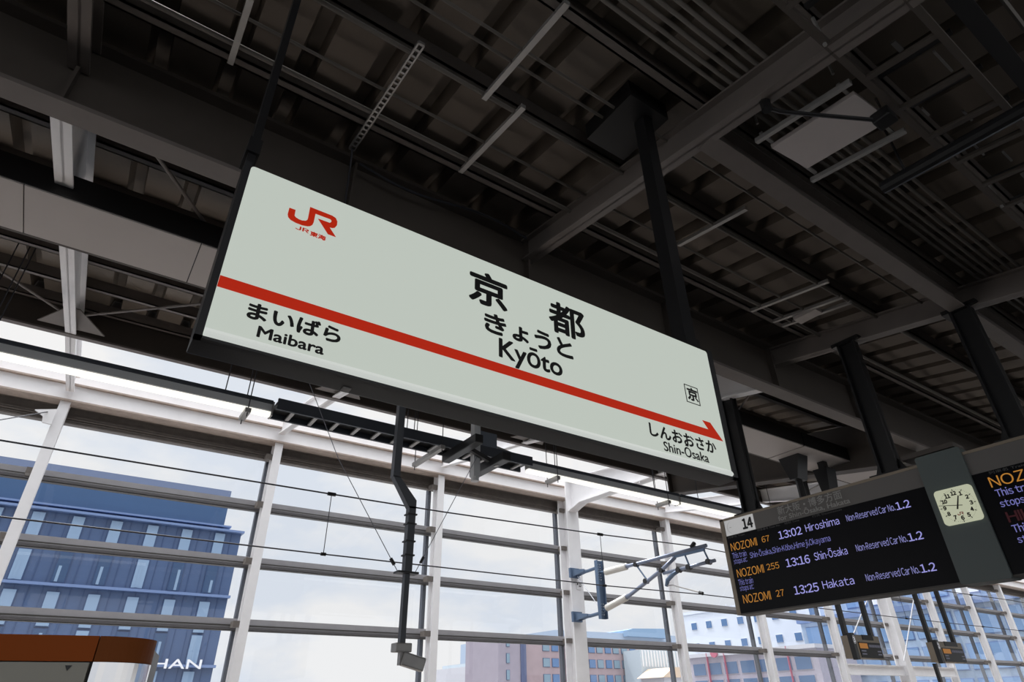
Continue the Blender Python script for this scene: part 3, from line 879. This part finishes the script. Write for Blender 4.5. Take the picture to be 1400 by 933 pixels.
# monitor assembly by the tray
t = thing('monitor_bracket', (3.75, 6.2, 2.37), 'dark short post with two slanted long boxes hung beside the cable tray', 'bracket')
MB().box(3.71, 3.80, 6.15, 6.24, 2.42, 4.07).build('post', M_lampbody, t)
MB().tube([(3.755, 6.195, 2.37), (3.755, 6.195, 2.43)], .05, 10).build('post_cap', M_lampbody, t)
MB().box(3.49, 3.60, 5.76, 6.58, 2.68, 2.79).build('long_box', M_black, t, bevel=.01)
MB().box(3.89, 4.01, 5.78, 6.56, 2.55, 2.65).build('long_box', M_black, t, bevel=.01)
MB().bar((3.55, 6.1, 2.75), (3.95, 6.1, 2.62), .05, .05).build('cross_arm', M_dark, t)
MB().box(3.93, 3.97, 5.98, 6.05, 2.543, 2.55).build('label_plate', M_galv, t)
o = tag(MB().box(3.98, 4.25, LY - .15, LY + .15, 2.971, 3.18).build('control_box', mat('grey_enclosure', (.12, .14, .17), .5), bevel=.01), 'grey square box standing on the cable tray beside the monitor bracket', 'box')
wire([(4.25, LY - .05, 3.05), (4.42, LY - .06, 3.02), (4.6, LY - .06, 2.99), (4.87, LY - .05, 2.985)], .018, 'thick grey cable from the square box to the strip light', 'power_cable', M_galv, 'cable')

# ------------------------------------------------------------------ overhead line: wires, droppers and bracket
TY = 7.45
ctn = [(-6, TY, 1.63), (2.4, TY, 1.60), (6.9, TY, 1.60), (9.2, TY, 1.635), (16, TY, 1.62), (22.7, TY, 1.64), (37, TY, 1.6)]
msn = [(-6, TY, 2.36), (-1, TY, 2.325), (2.4, TY, 2.325), (4, TY, 2.33), (6.9, TY, 2.38), (9.2, TY, 2.45), (12, TY, 2.40), (16, TY, 2.36), (22.7, TY, 2.45), (37, TY, 2.4)]
wire(ctn, .0085, 'lower overhead contact wire stretched along the glass wall', 'contact_wire')
wire(msn, .010, 'upper overhead messenger wire stretched along the glass wall', 'messenger_wire')
for i, (x, za, zb) in enumerate(((2.425, 2.325, 1.60), (6.9, 2.38, 1.60), (16.2, 2.36, 1.62), (20.2, 2.41, 1.63))):
    d = thing('wire_dropper', (x, TY, zb), ['thin dropper between the overhead wires right of the blue building', 'thin dropper between the overhead wires in front of the broad bracket column',
              'thin dropper between the overhead wires beneath the departure board', 'thin dropper between the overhead wires near the display numbered two'][i], 'dropper', 'droppers of the overhead line')
    MB().tube([(x, TY, za), (x, TY, zb)], .005, 5).build('wire', M_wire, d)
    MB().tube([(x - .05, TY, za), (x + .05, TY, za)], .024, 8).build('upper_clamp', M_black, d)
    MB().tube([(x - .03, TY, zb), (x + .03, TY, zb)], .02, 8).build('lower_clamp', M_black, d)
def cantilever(X, label):
    t = thing('wire_bracket', (X, 10.5, 1.5), label, 'bracket', 'blue-grey overhead line brackets')
    P = lambda y, z: (X, y, z)
    for z in (2.50, 1.62):
        m = MB().box(X - .15, X + .10, 10.74, 10.80, z - .10, z + .10)
        m.prism([(10.76, z - .08), (10.76, z + .07), (10.35, z + .015), (10.35, z - .03)], 'X', X - .10, X - .08)
        m.prism([(10.76, z - .08), (10.76, z + .07), (10.35, z + .015), (10.35, z - .03)], 'X', X + .03, X + .05)
        m.tube([P(10.75, z - .02), P(10.35, z - .02), P(10.03, z)], .035, 8)
        m.build('wall_bracket', M_bracket, t)
    m = MB()
    m.box(X - .09, X + .09, 9.99, 10.02, 1.50, 2.63).box(X - .09, X - .07, 9.93, 9.99, 1.50, 2.63).box(X + .07, X + .09, 9.93, 9.99, 1.50, 2.63)
    ch = m.build('channel_post', M_bracket, t)
    m = MB()
    for z in [1.58 + .05 * k for k in range(5)] + [2.25 + .05 * k for k in range(7)]:
        for dx in (-.03, .03):
            m.tube([(X + dx, 9.985, z), (X + dx, 9.975, z)], .010, 6)
    m.build('bolt_holes', M_letter, ch)
    def insul(p, q):
        p = Vector(p); q = Vector(q); n = 12
        pts = []; rs = []
        for i in range(n + 1):
            for s, r in ((0, .045), (.35, .068), (.55, .068), (.9, .045)):
                f = (i + s) / (n + 1)
                pts.append(p.lerp(q, f)); rs.append(r)
        MB().tube(pts, rs, 12).build('insulator', M_insul, t, smooth=True)
    insul(P(9.80, 2.37), P(9.16, 2.38))
    insul(P(9.86, 1.69), P(9.25, 1.82))
    MB().tube([P(9.97, 2.40), P(9.80, 2.37)], .025, 8).build('hinge', M_bracket, t)
    MB().tube([P(9.95, 1.64), P(9.86, 1.69)], .03, 8).build('hinge', M_bracket, t)
    MB().tube([P(9.20, 2.38), P(9.10, 2.38), P(7.15, 2.40)], [.05, .034, .034], 10).build('top_tube', M_bluetube, t, smooth=True)
    MB().tube([P(9.28, 1.815), P(9.15, 1.85), P(8.25, 2.17), P(7.90, 2.33)], [.05, .036, .036, .036], 10).build('diagonal_tube', M_bluetube, t, smooth=True)
    MB().tube([P(8.23, 2.10), P(7.02, 2.125)], .03, 10).build('registration_tube', M_bluetube, t, smooth=True)
    for a, b in (((8.9, 2.36), (8.68, 2.07)), ((7.66, 2.34), (7.60, 2.14)), ((7.23, 2.36), (7.15, 2.14))):
        MB().tube([P(*a), P(*b)], .016, 8).build('brace', M_bracket, t)
    for a in ((8.9, 2.37), (8.69, 2.03), (8.26, 2.16), (7.61, 2.11), (7.16, 2.125), (7.85, 2.10)):
        MB().tube([(X - .045, *a), (X + .045, *a)], .048, 10).build('clamp', M_dark, t)
    MB().box(X - .012, X + .012, 7.2, 7.95, 2.32, 2.37).build('slotted_plate', M_bracket, t)
    MB().tube([(X - .03, TY, 2.43), (X + .05, TY, 2.50)], .04, 8).build('wire_saddle', M_black, t)
    MB().tube([P(7.85, 2.09), P(8.0, 2.05), P(8.15, 1.97), P(8.20, 1.87)], [.035, .04, .04, .03], 8).build('drop_bracket', M_bracket, t, smooth=True)
    MB().tube([P(8.18, 1.88), P(8.04, 1.87), P(7.43, 1.655)], .013, 8).build('steady_arm', M_galv, t)
    MB().tube([P(7.47, 1.665), P(7.40, 1.64)], .03, 8).build('wire_clip', M_black, t)
    MB().tube([P(10.68, 2.42), P(10.05, 1.70)], .010, 6).build('tie_rod', M_wirew, t)
cantilever(9.13, 'blue-grey overhead wire bracket with two cream insulators on the broad white column')

# ------------------------------------------------------------------ small numbered displays
M_number = mat('glowing_numeral', (.3, .3, .3), .5, emit=(.42, .42, .45))  # glow added so the numerals come out pale
def display(x0, x1, yf, num, label):
    t = thing('hanging_display', ((x0 + x1) / 2, yf + .1, .53), label, 'display', 'small numbered hanging displays')
    z0, z1 = .535, .845
    MB().box(x0, x1, yf, yf + .18, z0, z1).build('casing', M_boardframe, t, bevel=.01)
    sc = MB().box(x0 + .05, x1 - .03, yf - .006, yf + .01, z0 + .01, z0 + .215).build('screen', M_screen, t)
    fd = lambda u, v: (u, yf - .009, v)
    q = MB().box(x0 + .06, x0 + .06 + (x1 - x0) * .32, yf - .009, yf - .006, z0 + .13, z0 + .20)
    q.build('amber_block', mat('amber_led_block', (0, 0, 0), .5, emit=(.30, .12, .02)), sc)
    q = MB()
    for k in range(9):
        a = x0 + .08 + (x1 - x0) * .36 + k * (x1 - x0) * .055
        q.box(a, a + .02, yf - .009, yf - .006, z0 + .15, z0 + .185)
    for k in range(2):
        q.box(x0 + .08, x0 + .2, yf - .009, yf - .006, z0 + .05 + .04 * k, z0 + .065 + .04 * k)
        q.box(x1 - .16, x1 - .06, yf - .009, yf - .006, z0 + .05 + .04 * k, z0 + .065 + .04 * k)
    q.build('led_characters', mat('grey_led', (0, 0, 0), .5, emit=(.09, .09, .12)), sc)
    MB().box(x0 + .20, x1 - .18, yf - .006, yf + .01, z0 + .245, z0 + .315).build('name_strip', M_screen, t)
    # numbered end post
    MB().box(x0 - .09, x0 + .0, yf + .06, yf + .16, z0 - .0, z1 - .01).build('end_plate', M_boardframe, t)
    dn = MB()
    xe = x0 - .093
    dn.box(x0 - .092, x0 - .02, yf - .012, yf + .06, z0 - .02, z1 + .02)
    pd = dn.build('number_plate', M_black, t)
    q = MB()
    c = (yf + .024, z1 - .06)
    for k in range(24):
        a0, a1 = 2 * math.pi * k / 24, 2 * math.pi * (k + 1) / 24
        q.add([(x0 - .056 + .034 * math.cos(a), yf - .0135, z1 - .07 + .055 * math.sin(a)) for a in (a0, a1)] + [(x0 - .056 + .030 * math.cos(a), yf - .0135, z1 - .07 + .049 * math.sin(a)) for a in (a1, a0)], [(0, 1, 2, 3)])
    letters(q, lambda u, v: (u, yf - .0135, v), num, x0 - .077, x0 - .035, z1 - .107, z1 - .033, bold=.004, wide=True)
    q.build('numeral', M_number, pd)
    for x in (x0 - .05, x1 - .02):
        MB().box(x - .035, x + .035, yf + .07, yf + .13, z1 - .06, rz(yf) + .365).build('hanger_post', M_black, t)
display(9.78, 10.46, 5.3, '3', 'small hanging display with amber text, numbered three')
display(12.36, 13.20, 5.3, '2', 'small hanging display with amber text, numbered two')
tag(MB().box(12.28, 12.34, 5.42, 5.47, -1.39, .52).build('display_pole', M_black), 'dark pole continuing below the display numbered two', 'pole')
wire([(14.65, 8, 1.21), (15.91, 8, 2.16), (17.5, 8, 3.36), (18.2, 8.0, 3.88)], .013, 'white slanting cord behind the display numbered three', 'white_cord', M_wirew, 'cord')
wire([(16.62, 8, .78), (18.31, 8, 2.42), (19.5, 8, 3.6), (19.8, 8, 3.88)], .013, 'white slanting cord between the two numbered displays', 'white_cord', M_wirew, 'cord')
wire([(-1.55, TY + 1.6, 2.9), (-.95, 10.9, 3.95)], .008, 'thin stay wire rising to the top of the column beside the blue building', 'stay_wire')
tag(MB().prism([(-1.12, 3.93), (-.86, 4.0), (-.86, 3.75), (-.98, 3.76), (-1.0, 3.86)], 'Y', 10.86, 10.90).build('anchor_bracket', M_white), 'white anchor bracket at the top of the column beside the blue building', 'bracket')

# dark hoppers over the board end
for i, (x, y, zt2, w) in enumerate(((8.3, 4.68, 3.088, .16), (8.85, 4.56, 2.97, .11))):
    mb = MB()
    mb.prism([(y - w, zt2), (y + w, zt2), (y + .06, zt2 - .34), (y - .06, zt2 - .34)], 'X', x - .12, x + .12)
    mb.tube([(x, y, zt2 - .30), (x, y, zt2 - 1.4)], .05, 8)
    mb.box(x - .05, x + .05, y - .05, y + .05, zt2 - .01, 3.089)
    tag(mb.build('rain_hopper', M_black), ['larger dark funnel shaped hopper over the end of the departure board', 'smaller dark funnel shaped hopper over the end of the departure board'][i], 'hopper')

# ------------------------------------------------------------------ orange topped kiosk
def kiosk():
    t = thing('platform_kiosk', (-.5, 3.4, -1.39), 'rounded kiosk with a burnt orange band, beige panel and polished corner', 'kiosk')
    a = -.20
    dv = Vector((math.cos(a), math.sin(a))); nv = Vector((-dv.y, dv.x))     # along the front, away from viewer
    o = Vector((.166, 3.0))
    r = .18
    def outline(L, inset=0, corner=True):
        pts = [o - dv * L + nv * inset]
        pts.append(o + nv * inset)
        return pts
    def shell(u0, u1, zlo, zhi, th=.03, arc=None):
        """front strip from u0 to u1 along dv, or an arc of the corner"""
        m = MB()
        if arc is None:
            ps = [o + dv * u0, o + dv * u1]
            qs = [p + nv * th for p in ps]
        else:
            cen = o + nv * r
            n = 14
            ps = []; qs = []
            for k in range(n + 1):
                an = math.radians(arc[0] + (arc[1] - arc[0]) * k / n)
                d = dv * math.sin(an) - nv * math.cos(an)
                ps.append(cen + d * r); qs.append(cen + d * (r - th))
        pts = [(p.x, p.y) for p in ps] + [(q.x, q.y) for q in qs[::-1]]
        n = len(ps)
        vs = [(x, y, z) for z in (zlo, zhi) for x, y in pts]
        N2 = len(pts)
        fs = [(i, (i + 1) % N2, N2 + (i + 1) % N2, N2 + i) for i in range(N2)]
        for k in range(n - 1):
            fs.append((k, N2 - 1 - k, N2 - 2 - k, k + 1)); fs.append((N2 + k, N2 + k + 1, 2 * N2 - 2 - k, 2 * N2 - 1 - k))
        m.add(vs, fs)
        return m
    shell(-1.3, -.004, .172, .258).build('orange_band', M_orange, t)
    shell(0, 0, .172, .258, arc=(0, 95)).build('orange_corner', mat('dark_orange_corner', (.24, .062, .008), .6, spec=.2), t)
    shell(-1.3, -.012, -1.39, .168).build('beige_panel', M_beige, t)
    shell(0, 0, -1.39, .170, arc=(0, 95)).build('polished_corner', M_chrome, t, smooth=False)
    m = MB()
    e = o + dv * r + nv * r
    pts = [o - dv * 1.3 + nv * .03, o + nv * .03]
    cen = o + nv * r
    for k in range(15):
        an = math.radians(95 * k / 14)
        d = dv * math.sin(an) - nv * math.cos(an)
        pts.append(cen + d * (r - .03))
    pts += [o + dv * (r - .03) + nv * .9, o - dv * 1.3 + nv * .9]
    m.prism([(p.x, p.y) for p in pts], 'Z', -1.39, .25)
    m.build('kiosk_body', M_dark, t)
    p = o - dv * .075 - nv * .002
    MB().prism([(p.x - .010, .158), (p.x + .012, .158), (p.x + .0, .140)], 'Y', p.y - .002, p.y + .012).build('small_hook', M_dark, t)
kiosk()

# ------------------------------------------------------------------ city beyond the glass
G0 = -9.4
def win(par, x0, x1, y, z0, z1, m, dark=True):
    w = MB().box(x0, x1, y - .12, y + .05, z0, z1).build('window', M_bjoint, par)
    MB().box(x0 + .06, x1 - .06, y - .16, y - .10, z0 + .06, z1 - .06).build('pane', m, w)
    return w
# blue curtain wall building
t = thing('blue_building', (0, 70, G0), 'tall blue glass office block with pale window strips and rooftop band', 'building')
BY = 60.0
MB().box(-26, 11.8, BY, BY + 22, G0, 13.85).build('facade', M_bglass, t)
MB().box(-26, 10.25, BY + .4, BY + 21, 13.85, 17.6).build('rooftop_band', M_bglassd, t)
MB().box(-26, 10.22, BY + .37, BY + .5, 16.55, 17.61).build('parapet', mat('slate_blue_parapet', (.14, .18, .29), .4), t)
MB().box(-26, 11.95, BY - .5, BY + 22.2, 13.80, 13.98).build('cornice', M_bledge, t)
MB().box(-26, 10.8, BY - .2, BY + .6, 14.22, 14.36).build('cornice', M_bledge, t)
for z in (8.38, 3.12, -2.2):
    MB().box(-26, 11.9, BY - .45, BY + .1, z, z + .2).build('floor_ledge', M_bledge, t)
x = 11.0; k = 0
while x > -26:
    MB().box(x - .025, x + .025, BY - .05, BY + .02, G0, 13.8).build('panel_joint', M_bjoint, t)
    x -= .88
wx = [9.6 - 2.66 * k for k in range(13)]
for j, (za, zb2, m) in enumerate(((11.0, 13.68, M_winpale), (8.62, 10.9, None), (5.6, 8.05, M_winpale), (3.35, 5.5, None), (.4, 2.9, M_winpale))):
    for i, xx in enumerate(wx):
        mm = m if m else (M_windark if (i * 7 + j) % 3 else M_winpale)
        w = win(t, xx - .02, xx + .9, BY, za, zb2, mm)
        if m is None:
            k = random.uniform(.1, .5)
            MB().box(xx + .1 + k, xx + .3 + k, BY - .18, BY - .13, za + .1, zb2 - random.uniform(.2, 1.2)).build('curtain', M_winpale, w)
q = MB()
letters(q, lambda u, v: (u, BY - .62, v), 'KEIHAN', 4.85, 10.75, 3.02, 3.66, mode='base', bold=.012)
q.build('lettering', M_letter, t)

# brick block
t = thing('brick_building', (92, 120, G0), 'reddish brick block with rows of paired blue windows', 'building')
y = 110.0
MB().box(72.4, 78.3, y - .3, y + 12, G0, 12.3).build('shaded_side', M_brickd, t)  # shaded side face, painted as a darker strip of the front
MB().box(78.3, 116.5, y, y + 12, G0, 12.3).build('facade', M_brick, t)
MB().box(77.6, 78.9, y - .5, y, G0, 12.2).build('dark_slot', M_bslot, t)
for z in (10.2, 7.35, 4.5, 1.65):
    win(t, 74.2, 75.0, y - .3, z, z + 1.7, M_paneg)
    for xx in (83.3, 85.6, 89.2, 91.5, 95.5, 97.8, 100.2, 102.5, 105.0, 107.6):
        win(t, xx, xx + 1.75, y, z + .1 - .6, z + 1.7 - .6, M_pane if (xx * 3) % 2 < 1 else M_paneg)
t = thing('grey_block', (80, 135, G0), 'small pale grey block beside the brick building with tiny windows', 'building')
MB().box(77.86, 86, 130, 145, G0, 7.9).build('facade', M_greybld, t)
MB().box(78.6, 84, 132, 143, 7.9, 8.6).build('roof_slab', M_stripe, t)
for z in (3.0, 5.2):
    win(t, 78.7, 79.2, 130, z + 1.1, z + 1.8, M_bslot); win(t, 80.8, 81.1, 130, z + 1.2, z + 1.8, M_bslot)
t = thing('striped_block', (87, 128, G0), 'pale striped block between the grey block and the brick building', 'building')
MB().box(79.3, 90, 124.5, 129, G0, 9.3).build('facade', M_stripe, t)
for k in range(9):
    MB().box(79.7 + k, 79.82 + k, 124.4, 124.5, 5.2, 9.2).build('cladding_rib', M_greybld, t)
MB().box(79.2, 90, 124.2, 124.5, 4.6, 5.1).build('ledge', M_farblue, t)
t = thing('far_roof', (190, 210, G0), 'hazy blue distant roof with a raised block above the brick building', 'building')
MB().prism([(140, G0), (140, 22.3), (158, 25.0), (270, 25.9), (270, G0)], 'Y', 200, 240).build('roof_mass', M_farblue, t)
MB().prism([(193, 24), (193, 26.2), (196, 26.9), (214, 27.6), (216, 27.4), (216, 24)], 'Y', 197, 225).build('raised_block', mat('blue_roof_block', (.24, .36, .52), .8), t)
t = thing('clad_block', (112, 107, G0), 'pale grey block with vertical cladding right of the brick building', 'building')
MB().box(105.0, 122, 104.2, 109.4, G0, 10.2).build('facade', M_stripe, t)
for k in range(18):
    MB().box(105.4 + k * .9, 105.6 + k * .9, 104.05, 104.2, 7.0, 10.1).build('cladding_rib', M_letter, t)
t = thing('tiled_house', (110, 100, G0), 'house with a sandy pitched roof below the clad block', 'house')
MB().box(103.6, 115, 97, 103.4, G0, 4.9).build('house_wall', M_greybld, t)
MB().prism([(102.8, 4.7), (106.3, 6.5), (113, 6.6), (115.5, 4.7)], 'Y', 96.5, 103.8).build('pitched_roof', M_tileroof, t)

# pale building (facade seen across the tracks' far end)
t = thing('pale_building', (85, 50, G0), 'pale blue-white block with small square blue windows', 'building')
px = 75.0
MB().box(px, px + 25, 44.0, 65.0, G0, 11.0).build('facade', M_plaster, t)
MB().box(px - .1, px + 25, 43.9, 65.1, 11.0, 11.35).build('parapet', M_plaster, t)
for z in (8.95, 6.35, 3.8):
    for k in range(8):
        yy = 63.7 - 2.62 * k
        w = MB().box(px - .05, px + .1, yy - 1.0, yy, z, z + .95).build('window', M_letter, t)
        MB().box(px - .09, px - .04, yy - .96, yy - .04, z + .04, z + .91).build('pane', M_pane, w)
for k in range(5):
    MB().tube([(px + 1, 64 - 3 * k, 11.35), (px + 1, 64 - 3 * k, 11.8 + .2 * (k % 2))], .05, 6).build('aerial', M_greybld, t)
t = thing('mall_building', (66, 47, G0), 'low mauve building with red vertical fins in front of the pale block', 'building')
mx = 60.0
MB().box(mx, mx + 6.5, 36.5, 52.0, G0, 4.4).build('facade', M_mall, t)
MB().box(mx - .3, mx + 6.5, 36.4, 52.1, 4.4, 4.75).build('roof_edge', M_greybld, t)
for z in (-.6, 1.0, 2.6):
    for k in range(7):
        yy = 51.6 - 2.1 * k
        w = MB().box(mx - .05, mx + .1, yy - 1.8, yy, z, z + 1.25).build('window', M_mall, t)
        MB().box(mx - .1, mx - .04, yy - 1.72, yy - .08, z + .08, z + 1.17).build('pane', M_mallglass, w)
for yy in (49.3, 47.0, 43.0, 39.5):
    MB().box(mx - .35, mx - .1, yy - .03, yy + .03, -4, 4.75).build('red_fin', M_redfin, t)
MB().tube([(mx - .5, 48.15, 4.7), (mx - .3, 48.15, 4.7)], .45, 16).build('roof_emblem', M_redfin, t)

# long pale blue glass building at the far end, sky reflections painted as pane colours
t = thing('glass_building', (60, 30, G0), 'long pale blue glass building filling the view past the departure board', 'building')
gx = 68.0
MB().box(gx, gx + 18, 8.0, 42.5, G0, 7.6).build('lower_facade', M_tower, t)
MB().box(gx + 3, gx + 20, 6.0, 39.0, 7.6, 14.5).build('upper_facade', M_tower, t)
MB().box(gx - .4, gx + 18, 7.8, 42.7, 7.4, 7.9).build('cornice', M_bledge, t)
for z in (-3.5, -.5, 2.2, 4.9):
    for k in range(18):
        yy = 42.0 - 1.88 * k
        w = MB().box(gx - .05, gx + .1, yy - 1.6, yy, z, z + 2.1).build('window', M_bledge, t)
        MB().box(gx - .12, gx - .04, yy - 1.52, yy - .08, z + .08, z + 2.02).build('pane', (M_winpale, M_paneb, M_letter, M_winpale, M_paneb)[(k * 5 + int(z * 3)) % 5], w)
for z in (8.6, 11.5):
    for k in range(12):
        yy = 38.4 - 2.7 * k
        w = MB().box(gx + 2.95, gx + 3.1, yy - 2.3, yy, z, z + 2.2).build('window', M_bledge, t)
        MB().box(gx + 2.88, gx + 2.96, yy - 2.2, yy - .1, z + .1, z + 2.1).build('pane', (M_winpale, M_letter, M_paneb)[(k * 2 + int(z)) % 3], w)
